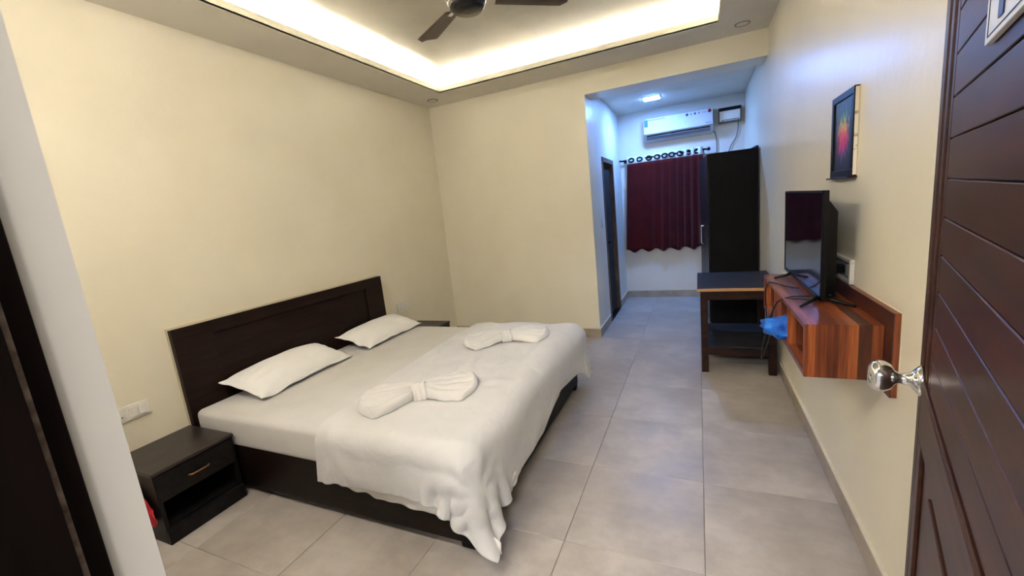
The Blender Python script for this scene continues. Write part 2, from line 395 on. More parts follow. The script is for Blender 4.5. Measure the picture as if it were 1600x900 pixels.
# floor: base slab + individual tiles
fl = struct('floor', B(-W, 0, -0.6, E, -0.05, -0.010), M['grout'])
P = 0.588; g = 0.0016
me_full = None; ti = 0
xs = [-P*k for k in range(0, 7)]; ys = [2.745+P*k for k in range(-6, 8)]
def tile_bm(x0, x1, y0, y1):
    t = bmesh.new(); box(t, x0, x1, y0, y1, -0.012, 0.0)
    ed = [e for e in t.edges if all(v.co.z > -0.001 for v in e.verts)]
    bmesh.ops.bevel(t, geom=ed, offset=0.0018, segments=1, affect='EDGES'); return t
for a in xs:
    for b_ in ys:
        X1, X0, Y0, Y1 = a, max(a-P, -W), b_, b_+P
        Y0 = max(Y0, -0.6); Y1 = min(Y1, E)
        if X1-X0 < 0.02 or Y1-Y0 < 0.02: continue
        if X1 <= -A+0.01 and Y0 >= D: continue
        if X1 <= -A and Y1 > D+0.02: Y1 = D
        full = abs(X1-X0-P) < 1e-4 and abs(Y1-Y0-P) < 1e-4
        if full and me_full is not None:
            o = bpy.data.objects.new('floor_tile', me_full); COL.objects.link(o); o.parent = fl
            o.location = ((X0+X1)/2, (Y0+Y1)/2, random.uniform(-.0003, .0003))
        else:
            hx, hy = (X1-X0)/2-g/2, (Y1-Y0)/2-g/2
            o = obj('floor_tile', tile_bm(-hx, hx, -hy, hy), M['tile'], fl, loc=((X0+X1)/2, (Y0+Y1)/2, 0))
            if full: me_full = o.data
# skirting: separate stone pieces with plaster lip
def skirting(name, x0, y0, x1, y1, nx, ny, h=0.10, t=0.012, seg=0.588, lip=True):
    L = math.hypot(x1-x0, y1-y0); dx, dy = (x1-x0)/L, (y1-y0)/L
    def bar(s0, s1, t0, z0, z1):
        ax, ay = x0+dx*s0, y0+dy*s0; bx_, by_ = x0+dx*s1, y0+dy*s1
        X = sorted([ax, bx_, ax+nx*t0, bx_+nx*t0]); Y = sorted([ay, by_, ay+ny*t0, by_+ny*t0])
        return B(X[0], X[-1], Y[0], Y[-1], z0, z1)
    base = struct(name, bar(0, L, t*0.8, 0.0, h-0.001), M['grout'])
    s = 0
    while s < L-0.01:
        e = min(s+seg, L); obj('skirting_tile', bar(s+.0008, e-.0008, t, 0.001, h), M['skirt'], base); s = e
    if lip: obj('plaster_lip', bar(0, L, t+0.003, h, h+0.009), M['skirt_top'], base)
    return base
skirting('baseboard_right', 0, YF, 0, E, -1, 0)
skirting('baseboard_back', -W, D, -A+0.012, D, 0, -1)
skirting('baseboard_left', -W, YF, -W, D, 1, 0)
skirting('baseboard_passage_near', -A, D, -A, DY0-0.05, 1, 0)
skirting('baseboard_passage_far', -A, DY1+0.03, -A, E, 1, 0)
skirting('baseboard_passage_end', -A, E, 0, E, 0, -1)

# bathroom door (half seen, dark)
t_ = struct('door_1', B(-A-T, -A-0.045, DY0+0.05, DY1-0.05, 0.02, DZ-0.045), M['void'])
t_.name = 'door_1'
bm = bmesh.new(); fw = 0.055
box(bm, -A-T, -A+0.008, DY0-0.002, DY0+fw, 0.0, DZ, 0.004); box(bm, -A-T, -A+0.008, DY1-fw, DY1+0.002, 0.0, DZ, 0.004)
box(bm, -A-T, -A+0.008, DY0, DY1, DZ-fw, DZ+0.004, 0.004)
obj('door_frame', bm, noise_mat('brown_door_frame_wood', srgb(70, 52, 42), srgb(104, 84, 70), 0.5, scale=(4, 4, 1), nscale=5), t_)
obj('threshold', B(-A-T, -A+0.012, DY0, DY1, 0.0005, 0.006), plain('black_granite_threshold', srgb(16, 15, 16), 0.3), t_)
bm = bmesh.new(); lathe(bm, [(0.012, 0), (0.012, .03), (0.024, .045), (0.024, .06), (0.012, .07)], 16, 'X', (-A-0.045, DY0+0.16, 1.0)); obj('door_handle', bm, M['dark_metal'], t_)

# entrance door frame (left jamb seen at the picture's left edge)
fr = struct('trim_2', B(XL-0.02, XL+0.006, 0.02, 0.184, 0.0, 2.13, 0.002), M['frame_wood'])
obj('frame_stop', B(XL+0.006, XL+0.018, 0.02, 0.158, 0.0, 2.10, 0.001), M['frame_wood'], fr)
obj('worn_edge', B(XL+0.0055, XL+0.0085, 0.1585, 0.165, 0.0, 2.10), M['worn'], fr)
rng = random.Random(3)
bm = bmesh.new()
for k in range(5):
    box(bm, XL+0.004, XL+0.012+rng.random()*0.004, 0.166+k*0.0045, 0.171+k*0.0045, 1.04, 1.098+rng.random()*0.006, 0.001)
obj('chipped_strike_edge', bm, M['door_wood'], fr)
bm = bmesh.new(); box(bm, XR-0.006, XR+0.04, 0.02, YF-0.004, 0.0, 2.13, 0.002); box(bm, XL, XR, 0.02, 0.184, 2.09, 2.13, 0.002)
obj('frame_head_and_hinge_jamb', bm, M['frame_wood'], fr)

# ------------------------------------------------------------------ entrance door leaf
dang = math.atan2(0.9622, 0.2722); LW = 0.86
hx, hy = -0.162-LW*0.2722, 1.1-LW*0.9622
dr = thing('entrance_door', 'dark brown wooden door with horizontal planks and a round steel knob, open at right', 'door', (hx, hy, 0), dang)
DT = 0.034
obj('door_leaf', B(0, LW, -DT, -0.008, 0.008, 2.08, 0.001), M['door_wood'], dr)
def fx(s): return LW-s       # s = distance from the free edge
obj('stile', B(fx(.045), fx(0), -.008, 0, .008, 2.08, .002), M['door_wood'], dr)
obj('stile_moulding', B(fx(.085), fx(.055), -.008, -.002, 1.085, 2.08, .002), M['door_wood'], dr)
obj('stile_moulding', B(fx(.125), fx(.100), -.008, -.004, 1.085, 2.08, .0015), M['door_wood'], dr)
obj('lower_stile', B(fx(.094), fx(.045), -.008, -.0005, .008, .955, .002), M['door_wood'], dr)
obj('lock_rail', B(0.001, fx(.045), -.008, -.0005, .955, 1.066, .002), M['door_wood'], dr)
obj('rail_moulding', B(0.001, fx(.05), -.008, .004, 1.066, 1.088, .004), M['door_wood'], dr)
z0 = 1.0953; pitch = 0.0643; k = 0
while z0+k*pitch < 2.0:
    a = z0+k*pitch; obj('door_plank', B(.005, fx(.158), -.008, -.001, a, a+pitch-.0022, .0012, seg=1), M['door_wood'], dr); k += 1
obj('top_rail', B(.001, fx(.045), -.008, 0, a+pitch, 2.08, .002), M['door_wood'], dr)
obj('lower_panel', B(.12, fx(.23), -.008, -.001, .16, .93, .006), M['door_wood'], dr)
obj('bottom_rail', B(.001, fx(.045), -.008, 0, .008, .12, .002), M['door_wood'], dr)
kb = bmesh.new(); lathe(kb, [(0.031, -.002), (0.031, .004), (0.024, .010), (.0135, .018), (.0115, .036), (.015, .041), (.026, .047), (.0325, .058), (.0335, .068), (.030, .078), (.020, .084), (.008, .0855)], 36, 'Y', (fx(.05), 0, 1.078))
obj('door_knob', kb, M['chrome'], dr)
# number board on the door
sg = thing('room_number_sign', 'white board with dark blue numerals screwed to the planked door', 'sign', (hx, hy, 0), dang)
obj('sign_board', B(fx(.74), fx(.424), 0.0, .006, 1.629, 1.79, .0008), M['sign_white'], sg)
bm = bmesh.new()
for (a, b_, c, d) in [(.728, .438, 1.6345, 1.6358), (.728, .436, 1.776, 1.778)]: box(bm, fx(a), fx(b_), .0058, .0066, c, d)
for a in (.728, .4393): box(bm, fx(a), fx(a-.0013), .0058, .0066, 1.6345, 1.778)
obj('sign_border', bm, M['black_pl'], sg)
def text_mesh(name, body, size, mat, parent, loc, rot, depth=0.0006, bold=0.0):
    cu = bpy.data.curves.new(name, 'FONT'); cu.body = body; cu.size = size; cu.extrude = depth; cu.offset = bold
    to = bpy.data.objects.new(name+'_tmp', cu); COL.objects.link(to)
    bpy.context.view_layer.update()
    me = bpy.data.meshes.new_from_object(to.evaluated_get(bpy.context.evaluated_depsgraph_get()))
    bpy.data.objects.remove(to); me.materials.clear(); me.materials.append(mat)
    o = bpy.data.objects.new(name, me); COL.objects.link(o); o.parent = parent; o.location = loc; o.rotation_euler = rot
    return o
text_mesh('sign_numerals', '10', 0.15, M['navy'], sg, (fx(.462), .0068, 1.645), (PI/2, 0, PI), 0.0006, 0.003)

# ------------------------------------------------------------------ lights in the room
LEDM = emit_mat('warm_led_tape', (1.0, 0.975, 0.93, 1), LED_E)
zl = zs+0.004
grp = 'led tapes in the ceiling recess'
for nm, (a, b_, c, d), lb in [
    ('l', (x0-0.075, x0-0.055, y0, y1), 'warm led tape hidden in the ceiling recess along the bed wall'),
    ('r', (x1+0.055, x1+0.075, y0, y1), 'warm led tape hidden in the ceiling recess beside the television wall'),
    ('f', (x0, x1, y0-0.075, y0-0.055), 'warm led tape hidden in the ceiling recess nearest the entrance'),
    ('b', (x0, x1, y1+0.055, y1+0.075), 'warm led tape hidden in the ceiling recess by the passage wall')]:
    tag(obj('led_strip', B(a, b_, c, d, zs, zl), LEDM), lb, 'light', grp)
# square panel in the passage
pl = thing('ceiling_panel_light', 'small square cool white light in the bluish passage ceiling', 'light', (-1.085, 5.83, HE))
obj('panel_frame', B(-.10, .10, -.10, .10, -.010, 0, .003), M['plastic_w'], pl)
obj('panel_diffuser', B(-.094, .094, -.094, .094, -.0125, -.0095), emit_mat('cool_led_diffuser', (0.17, 0.38, 1.0, 1), PANEL_E/6), pl)
# tube lamp over the entrance (outside the picture)
tb = thing('tube_lamp', 'white tube lamp fitting on the wall above the entrance', 'light', (-2.1, YF, 2.58))
obj('fitting', B(-.62, .62, 0.0, .035, -.02, .02, .004), M['plastic_w'], tb)
bm = bmesh.new(); tube(bm, [(-.58, .05, 0), (.58, .05, 0)], .013, 12)
obj('tube', bm, emit_mat('white_tube_glow', (1.0, 0.93, 0.86, 1), TUBE_W), tb, True)
# unlit round downlights in the border
for (x, y, lb) in [(-3.297, 4.292, 'unlit round downlight in the ceiling border above the bed corner'), (-0.217, 4.29, 'unlit round downlight in the ceiling border near the passage opening')]:
    d_ = thing('downlight', lb, 'light', (x, y, H), 0, 'unlit round downlights in the ceiling border')
    bm = bmesh.new(); lathe(bm, [(.046, -.001), (.052, -.006), (.058, -.005), (.060, 0)], 40, cap=False); obj('downlight_ring', bm, plain('beige_ring', srgb(150, 140, 122), .5), d_)
    bm = bmesh.new(); lathe(bm, [(.001, -.003), (.046, -.003)], 40, cap=False); obj('downlight_lens', bm, M['ceil'], d_)

# ------------------------------------------------------------------ ceiling fan
fan = thing('ceiling_fan', 'dark three blade ceiling fan hanging from the raised ceiling', 'fan', (-1.727, 2.285, 0))
bm = bmesh.new(); lathe(bm, [(.02, 2.612), (.080, 2.620), (.098, 2.636), (.103, 2.656)], 40); lathe(bm, [(.103, 2.668), (.115, 2.68), (.12, 2.70), (.11, 2.725), (.05, 2.745), (.02, 2.75)], 40)
obj('motor_housing', bm, M['fan_black'], fan)
bm = bmesh.new(); lathe(bm, [(.099, 2.655), (.107, 2.659), (.107, 2.668), (.10, 2.671)], 40); obj('chrome_ring', bm, M['chrome'], fan)
bm = bmesh.new(); tube(bm, [(0, 0, 2.74), (0, 0, 3.0)], .012, 12); obj('down_rod', bm, M['fan_black'], fan)
bm = bmesh.new(); lathe(bm, [(.02, 2.93), (.05, 2.97), (.06, 3.019)], 28); obj('canopy', bm, M['fan_black'], fan)
for ang in (147, 36, 267):
    a = math.radians(ang); n_ = 14
    Pp = np.zeros((n_, 5, 3))
    for i in range(n_):
        s = i/(n_-1); r = .17+.43*s; wdt = (.050+.022*s) * (1 if s < .92 else math.sqrt(max(.15, 1-((s-.92)/.085)**2)))
        for j in range(5):
            q = (j/4-.5)*2*wdt; zz = 2.692 - .012*q/wdt*0.9 - .003*(q/wdt)**2
            Pp[i, j] = (math.cos(a)*r-math.sin(a)*q, math.sin(a)*r+math.cos(a)*q, zz)
    bl = obj('fan_blade', grid_bm(Pp), M['fan_blade'], fan); solidify(bl, .004)
    bm = bmesh.new(); R_ = Matrix.Rotation(a, 3, 'Z')
    box(bm, .09, .23, -.018, .018, 2.686, 2.691, .002, rot=R_, piv=(0, 0, 2.69)); obj('blade_bracket', bm, M['chrome'], fan)

# ------------------------------------------------------------------ bed
bed = thing('double_bed', 'dark brown double bed with panelled headboard against the left wall', 'bed', (0, 0, 0))
hb0, hb1, hx0, hx1 = 1.357, 3.197, -W+.004, -3.470
obj('headboard', B(hx0, hx1-.012, hb0, hb1, 0.0, 1.015, .001), M['espresso_y'], bed)
obj('headboard_edge', B(hx0-.001, hx0+.014, hb0-.005, hb1+.002, .3, 1.0245), M['pale_edge'], bed)
obj('headboard_stile', B(hx1-.012, hx1, hb0, 1.585, .0, 1.018, .002), M['espresso_y'], bed)
obj('headboard_stile', B(hx1-.012, hx1, 2.968, hb1, .0, 1.018, .002), M['espresso_y'], bed)
obj('headboard_rail', B(hx1-.012, hx1, 1.5855, 2.9675, .935, 1.018, .002), M['espresso_y'], bed)
obj('headboard_rail', B(hx1-.012, hx1, 1.5855, 2.9675, .25, .40, .002), M['espresso_y'], bed)
FX = -1.535
obj('side_rail', B(hx1, FX, 1.378, 1.403, .045, .31, .003), M['espresso'], bed)
obj('side_rail', B(hx1, FX, 3.16, 3.185, .045, .31, .003), M['espresso'], bed)
obj('foot_rail', B(FX-.025, FX, 1.378, 3.185, .045, .31, .003), M['espresso'], bed)
obj('platform', B(hx1, FX-.02, 1.40, 3.165, .26, .30), M['espresso'], bed)
for x in (-1.62, -3.38):
    for y in (1.40, 3.12):
        bm = bmesh.new(); box(bm, x, x+.085, y-.01, y+.055, 0.0, .06, .012, 3); obj('bed_leg', bm, M['espresso'], bed)

MX0, MX1, MY0, MY1, MZ0, MZ1 = -3.455, -1.50, 1.365, 3.245, .302, .50
def rounded_mattress():
    bm = bmesh.new(); t = bmesh.new(); bmesh.ops.create_cube(t, size=1.0)
    for v in t.verts: v.co = Vector(((MX0+MX1)/2+v.co.x*(MX1-MX0), (MY0+MY1)/2+v.co.y*(MY1-MY0), (MZ0+MZ1)/2+v.co.z*(MZ1-MZ0)))
    bmesh.ops.bevel(t, geom=t.edges[:], offset=.036, segments=5, profile=.5, affect='EDGES'); merge(bm, t)
    for f in bm.faces: f.smooth = True
    return bm
mat_o = tag(obj('mattress', rounded_mattress(), M['sheet']), 'double mattress tightly wrapped in a plain greyish white sheet on the bed', 'mattress')

# -- pillows
def pillow(name, label, c, rx, ry, tilt, yaw, hw, hl, th, seed, grp):
    n, m_ = 46, 60; rs = random.Random(seed)
    def side(sgn):
        Pp = np.zeros((n, m_, 3))
        for i in range(n):
            for j in range(m_):
                u = i/(n-1)*2-1; v = j/(m_-1)*2-1
                # flange outside the stuffed part
                cu, cv = abs(u)/.95, abs(v)/.965
                body = max(0, (1-min(1, cu)**2.4))**.55*max(0, (1-min(1, cv)**2.6))**.55
                zz = sgn*th*body*(1 if sgn > 0 else .55)
                x = u*hw*(1-.07*(1-abs(v))**0*(1-v*v)*.6*abs(u)); y = v*hl*(1-.05*(1-u*u)*abs(v))
                nn = noise.noise(Vector((x*7+seed, y*5, sgn*3)))*.014*body*(1 if sgn > 0 else .4)
                ed = (abs(u)**8+abs(v)**8); fl_ = noise.noise(Vector((x*9+seed, y*8, 4)))*.022*min(1, ed)
                wr = .006*body*math.sin(14*u+3*noise.noise(Vector((x*3, y*3, seed)))+5*v)*(abs(v)**2)
                Pp[i, j] = (x, y, zz+nn+fl_+wr + .002*sgn)
        return Pp
    top, bot = side(1), side(-1)
    bm = grid_bm(top); b2 = grid_bm(bot[::-1]); merge(bm, b2)
    bmesh.ops.remove_doubles(bm, verts=bm.verts[:], dist=.0001)
    # close rim
    t_ed = [e for e in bm.edges if e.is_boundary]
    try: bmesh.ops.bridge_loops(bm, edges=t_ed)
    except Exception: pass
    R_ = Euler((0, tilt, yaw), 'XYZ').to_matrix()
    for v in bm.verts: v.co = R_ @ v.co
    bmesh.ops.recalc_face_normals(bm, faces=bm.faces[:])
    for f in bm.faces: f.smooth = True
    o = obj(name, bm, M['pillow'], None, True, loc=c)
    tag(o, label, 'pillow', grp); return o
G_P = 'white pillows against the headboard'
pillow('pillow', 'white pillow against the headboard, nearer the nightstand with the drawer in view', (-3.275, 1.935, .572), 0, 0, math.radians(15), math.radians(3), .19, .40, .088, 3, G_P)
pillow('pillow', 'white pillow against the headboard, farther along the bed by the far socket', (-3.27, 2.88, .566), 0, 0, math.radians(14), math.radians(2), .185, .385, .078, 11, G_P)

# -- duvet: a small cloth solver drapes the sheet over the mattress
def drape():
    nu, nv = 86, 156
    xh0, yn = -2.44, MY0-.205                       # head edge and near hem (flat lay-out)
    yfar = MY1+.22
    us = np.linspace(0, 1, nu)[:, None]; vs = np.linspace(0, 1, nv)[None, :]
    Y = yn+(yfar-yn)*vs+0*us
    def keyed(y):
        ks = [1.0, 1.36, 1.60, 1.75, 2.12, 2.30, 2.50, 2.88, 3.30, 3.6]
        vv = [.285, .285, .32, .29, .31, .20, .16, .22, .30, .30]
        return np.interp(y, ks, vv)
    xf = MX1+keyed(Y[0])                             # foot hem
    xh = -2.40-.06*(Y[0]-1.35)/1.9 - .015*np.sin(Y[0]*3)
    xh = np.where(Y[0] < MY0, xh-.10*(MY0-Y[0])/.27, xh)
    X = xh[None, :]+(xf-xh)[None, :]*us
    ct = np.clip((us-.80)/.20, 0, 1)*np.clip((MY0+.05-Y)/.25, 0, 1)
    Y = Y+.0*ct
    P_ = np.stack([X, Y, np.full_like(X, MZ1+.075)], -1)
    rs = np.random.RandomState(5)
    def lown(sc, ox): return np.array([[noise.noise(Vector((P_[i, j, 0]*sc+ox, P_[i, j, 1]*sc, ox))) for j in range(nv)] for i in range(nu)])
    stretch = 1+.045*lown(3.2, 1.7)+.02*lown(8, 9.1)
    P_[..., 2] += .012*lown(5, 4.2)
    rest = {}
    offs = [(1, 0), (0, 1), (1, 1), (1, -1), (2, 0), (0, 2)]
    def sl(di, dj):
        a = (slice(0, nu-di), slice(0, nv-dj) if dj >= 0 else slice(-dj, nv))
        b = (slice(di, nu), slice(dj, nv) if dj >= 0 else slice(0, nv+dj))
        return a, b
    for o_ in offs:
        a, b = sl(*o_); flat = np.stack([X, Y], -1)
        rest[o_] = np.linalg.norm(flat[a]-flat[b], axis=-1)*(.5*(stretch[a]+stretch[b]))
    stiff = {(1, 0): .9, (0, 1): .9, (1, 1): .35, (1, -1): .35, (2, 0): .05, (0, 2): .05}
    V = np.zeros_like(P_); r = .05; off = .026
    lo = np.array([MX0-.3, MY0, -1.0])+np.array([0, r, 0]); hi = np.array([MX1, MY1, MZ1])-r
    dt = 1/50
    cnt = np.zeros((nu, nv, 1))
    for o_ in offs:
        a, b = sl(*o_); cnt[a] += stiff[o_]; cnt[b] += stiff[o_]
    steps = 170
    for st in range(steps):
        V[..., 2] -= 2.5*dt; V *= .97 if st < 130 else .90
        Q = P_+V*dt
        for it in range(16):
            acc = np.zeros_like(Q)
            for o_ in offs:
                a, b = sl(*o_); d = Q[b]-Q[a]; L = np.linalg.norm(d, axis=-1)+1e-9
                c = (stiff[o_]*(L-rest[o_])/L*.5)[..., None]*d
                if o_ in ((2, 0), (0, 2)): pass
                acc[a] += c; acc[b] -= c
            Q += acc*(2.3/cnt)*1.0
            # collision with rounded mattress
            cl = np.clip(Q, lo, hi); dv = Q-cl; dist = np.linalg.norm(dv, axis=-1)
            ins = dist < r+off
            deep = dist < 1e-6
            dvn = dv/(dist[..., None]+1e-9)
            dvn[deep] = (0, 0, 1)
            tgt = cl+dvn*(r+off)
            tgt[deep, 2] = MZ1+off
            Q = np.where(ins[..., None], tgt, Q)
            # bed frame below the mattress
            bx = (Q[..., 0] < FX+.012) & (Q[..., 1] > 1.366) & (Q[..., 1] < 3.197) & (Q[..., 2] < .31)
            pen = np.stack([FX+.012-Q[..., 0], Q[..., 1]-1.366, 3.197-Q[..., 1]], -1)
            w_ = pen.argmin(-1)
            Q[..., 0] = np.where(bx & (w_ == 0), FX+.012, Q[..., 0]); Q[..., 1] = np.where(bx & (w_ == 1), 1.366, Q[..., 1]); Q[..., 1] = np.where(bx & (w_ == 2), 3.197, Q[..., 1])
            # friction on the mattress top
            if it == 15:
                cl = np.clip(Q, lo, hi); on = (np.linalg.norm(Q-cl, axis=-1) < r+off+.004) & (Q[..., 2] > MZ1-.02)
                Q[on, 0] = P_[on, 0]+(Q[on, 0]-P_[on, 0])*.15; Q[on, 1] = P_[on, 1]+(Q[on, 1]-P_[on, 1])*.15
        V = (Q-P_)/dt; P_ = Q
    # the hanging parts end just above the floor
    Z = P_[..., 2]; zm = Z.min(); lim = .26
    if zm < .06: P_[..., 2] = np.where(Z < lim, lim-(lim-Z)*(lim-.06)/(lim-zm), Z)
    # the heavy corner hangs as a pointed tail
    tip = np.array([-1.385, 1.305, .055]); c0 = P_[-1, 0].copy()
    for i in range(nu-16, nu):
        for j in range(0, 16):
            wgt = max(0, 1-math.hypot(nu-1-i, j)/15)**1.5
            P_[i, j] += (tip-c0)*wgt
    return P_, X, Y
DU, DX, DY = drape()
# quilted puffiness: shallow swellings and creases along the surface
nu, nv = DU.shape[:2]
def bump_field(i, j):
    x, y = DX[i, j], DY[i, j]; v = 0
    v += .013*noise.noise(Vector((x*3.1, y*2.2, 3.3)))
    v += .006*noise.noise(Vector((x*8, y*5, 7.7)))
    rn = 1-abs(noise.noise(Vector((x*2.6+y*1.1, y*1.7-x*1.2, 5.5))))*5
    if rn > 0: v += .009*rn*rn*(3-2*rn)
    # ridge running from the far head end to the foot corner
    c = 1-abs(((x+2.02)-.42*math.sin((y-1.2)*1.05)))/.10
    if c > 0: v += .008*c*c*(3-2*c)
    # edge of the heavier fold: full on the near side, dropping off beyond a curve
    xc = -1.28-.62*((y-2.25)/.8)**2 if y > 2.25 else 9
    xc2 = -1.80+.5*math.sqrt(max(0, 1-((y-2.25)/.75)**2)) if 2.25 < y < 3.0 else None
    if xc2 is not None:
        q = (xc2-x)/.035; stp = 1/(1+math.exp(-max(-30, min(30, q*3)))); v += .016*stp*math.exp(-max(0, xc2-x)/.22)
    v += .006*math.sin((x*.8+y)*17+2*noise.noise(Vector((x*2, y*2, 1))))*max(0, noise.noise(Vector((x*1.7, y*1.7, 8))))
    # radial creases at the near foot corner
    ax, ay = x-(-1.50), y-1.37; rr = math.hypot(ax, ay); th = math.atan2(ay, ax)
    if rr < .6: v += .007*math.sin(th*9+1)*max(0, 1-rr/.6)*min(1, rr/.1)
    return v
for i in range(nu):
    for j in range(nv):
        p = DU[i, j]
        a = DU[min(i+1, nu-1), j]-DU[max(i-1, 0), j]; b_ = DU[i, min(j+1, nv-1)]-DU[i, max(j-1, 0)]
        n_ = np.cross(a, b_); n_ /= np.linalg.norm(n_)+1e-9
        if n_[2] < 0 and p[2] > .48: n_ = -n_
        edge = min(1, min(i, nu-1-i, j, nv-1-j)/4)
        bf = bump_field(i, j)*edge
        DU[i, j] = p+n_*max(bf, -.004)
duv = obj('duvet', grid_bm(DU), M['duvet'])
solidify(duv, .020, 1.0, 1)
tag(duv, 'white duvet folded across the foot of the bed with one corner hanging down', 'duvet')
# lower layer of the folded duvet showing under the near hem
rows = []
hem = DU[:, 0]
nl = nu
Lp = np.zeros((5, nl, 3))
for i in range(nl):
    s = i/(nl-1); dep = .085*math.sin(min(1, s*1.05)*PI)**.7*(.75+.35*s) + .010*noise.noise(Vector((s*22, 1, 2)))
    if s > .9: dep *= (1-s)/.1
    if s > .72 and s < .86: dep += .012
    base = Vector(hem[i])
    for q in range(5):
        f_ = q/4
        Lp[q, i] = (base.x, max(base.y, 1.34)+.016+.006*math.sin(s*40+q), base.z+.06-f_*(.06+max(0, dep)))
ll = obj('duvet_lower_layer', grid_bm(Lp), M['lining'], duv); solidify(ll, .008, 0, 1)

# -- towels folded into bows
def towel(label, cx, cy, z, ang, sc, seed):
    t = thing('bow_towel', label, 'towel', (cx, cy, z), ang, 'white towels folded into bows')
    def wing(sg_):
        n, m_ = 34, 48; Pp = np.zeros((n, m_, 3)); rs = random.Random(seed+sg_)
        for i in range(n):
            s = i/(n-1)
            for j in range(m_):
                v = j/(m_-1)*2-1
                hw = (.042+.155*(math.sin(min(1, s*1.02)*PI/2)**.85)) if v < 0 else (.085+.125*(math.sin(min(1, s*1.02)*PI/2)**.85))
                rnd = 1-(.34 if v < 0 else .40)*abs(v)**2.3*s
                x = sg_*(.02+.315*s*rnd)
                y = v*hw + .035*s*(1 if v > 0 else .2) + (.03*s if sg_ > 0 else -.02*s)
                ple = (1-s)**.8
                # radiating pleats deepest by the knot
                h = .028+.026*math.sin(PI*(v*.5+.5))**.6
                h += .034*(ple*.8+.22)*(abs(math.cos(v*PI*2.6+.9*noise.noise(Vector((s*2, v*2, seed)))))**.55-.55)
                h += .010*noise.noise(Vector((s*4+seed, v*3, sg_)))
                h *= (.85+.3*(1-s)); 
                edge = max(abs(v), s)
                if edge > .93: h *= 1-((edge-.93)/.07)**2*.62
                h += .006*math.exp(-((s-.90)/.03)**2)          # rolled border
                Pp[i, j] = (x, y, max(.004, h))
        if sg_ < 0: Pp = Pp[::-1]
        w_ = obj('towel_wing', grid_bm(Pp*sc), M['towel'], t); solidify(w_, .010, -1, 1); return w_
    wing(1); wing(-1)
    # long fold lying along the back of the bow
    bm = bmesh.new(); pts = spline([(-.25, .10, .022), (-.14, .085, .032), (-.04, .06, .040), (.05, .062, .040), (.15, .10, .034), (.25, .155, .024)], 6)
    n_ = len(pts); tube(bm, [p*sc for p in pts], .02, 10, radii=[(.006+.014*math.sin(PI*(.08+.84*i/(n_-1))))*sc for i in range(n_)])
    obj('back_fold', bm, M['towel'], t, True)
    # knot band looped round the middle
    Pp = np.zeros((24, 9, 3))
    for i in range(24):
        a = -0.05*PI+(1.08*PI)*i/23
        for j in range(9):
            x = (j/8-.5)*.075; ry_ = .066+.006*math.sin(j*2.1); rz = .066+.004*math.sin(j*1.7+1)
            Pp[i, j] = (x+.006*math.sin(i*.4), math.cos(a)*ry_, max(.003, .012+math.sin(a)*rz))
    kn = obj('towel_knot', grid_bm(Pp*sc), M['towel'], t); solidify(kn, .009, 0, 1)
    return t
towel('white towel folded into a bow on the duvet, nearer the hanging corner', -2.02, 1.755, MZ1+.042, math.radians(33), 1.0, 2)
towel('white towel folded into a bow on the duvet, nearer the passage wall', -1.945, 2.77, MZ1+.042, math.radians(24), 1.0, 9)

# ------------------------------------------------------------------ nightstands
def nightstand(label, y0, y1):
    t = thing('nightstand', label, 'nightstand', (-W+.006, y0, 0), 0, 'dark nightstands beside the bed')
    d, w_, h = .417, y1-y0, .405
    obj('side_panel', B(0, d, 0, .018, 0, h-.02, .0015), M['black_lam'], t)
    obj('side_panel', B(0, d, w_-.018, w_, 0, h-.02, .0015), M['black_lam'], t)
    obj('top', B(0, d+.008, -.006, w_+.006, h-.02, h, .005, 3), M['ns_top'], t)
    obj('bottom_shelf', B(0, d-.02, .018, w_-.018, .075, .092), M['black_lam'], t)
    obj('back_panel', B(0, .01, .018, w_-.018, .0, h-.02), M['black_lam'], t)
    obj('plinth', B(d-.018, d+.012, 0, w_, 0, .082, .003), M['black_lam'], t)
    obj('divider', B(0, d-.02, .018, w_-.018, .228, .240), M['black_lam'], t)
    dw = obj('drawer', B(d-.018, d+.004, .006, w_-.006, .236, h-.024, .002), M['black_lam'], t)
    bm = bmesh.new(); yc = w_/2; tube(bm, spline([(d+.004, yc-.05, .305), (d+.018, yc-.04, .305), (d+.020, yc, .305), (d+.018, yc+.04, .305), (d+.004, yc+.05, .305)], 5), .0045, 8)
    obj('drawer_handle', bm, M['brass'], dw, True)
    return t
nightstand('dark nightstand with an open shelf below its drawer, left of the bed by the entrance', .948, 1.349)
nightstand('dark nightstand mostly hidden behind the far side of the bed', 3.33, 3.74)
# red cloth at the nightstand's side
Pp = np.zeros((14, 16, 3))
for i in range(14):
    for j in range(16):
        a, b_ = i/13, j/15
        Pp[i, j] = (-3.33+.215*a*(1-.35*abs(b_-.35)), .934-.010*abs(math.sin(a*9+b_*5))-.006*noise.noise(Vector((a*6, b_*6, 2))), .085+.27*b_*(1-.55*a)+.03*a)
rc = obj('red_cloth', grid_bm(Pp), M['glass_red']); solidify(rc, .004)
tag(rc, 'small piece of crimson cloth hanging on the side of the near nightstand', 'cloth')

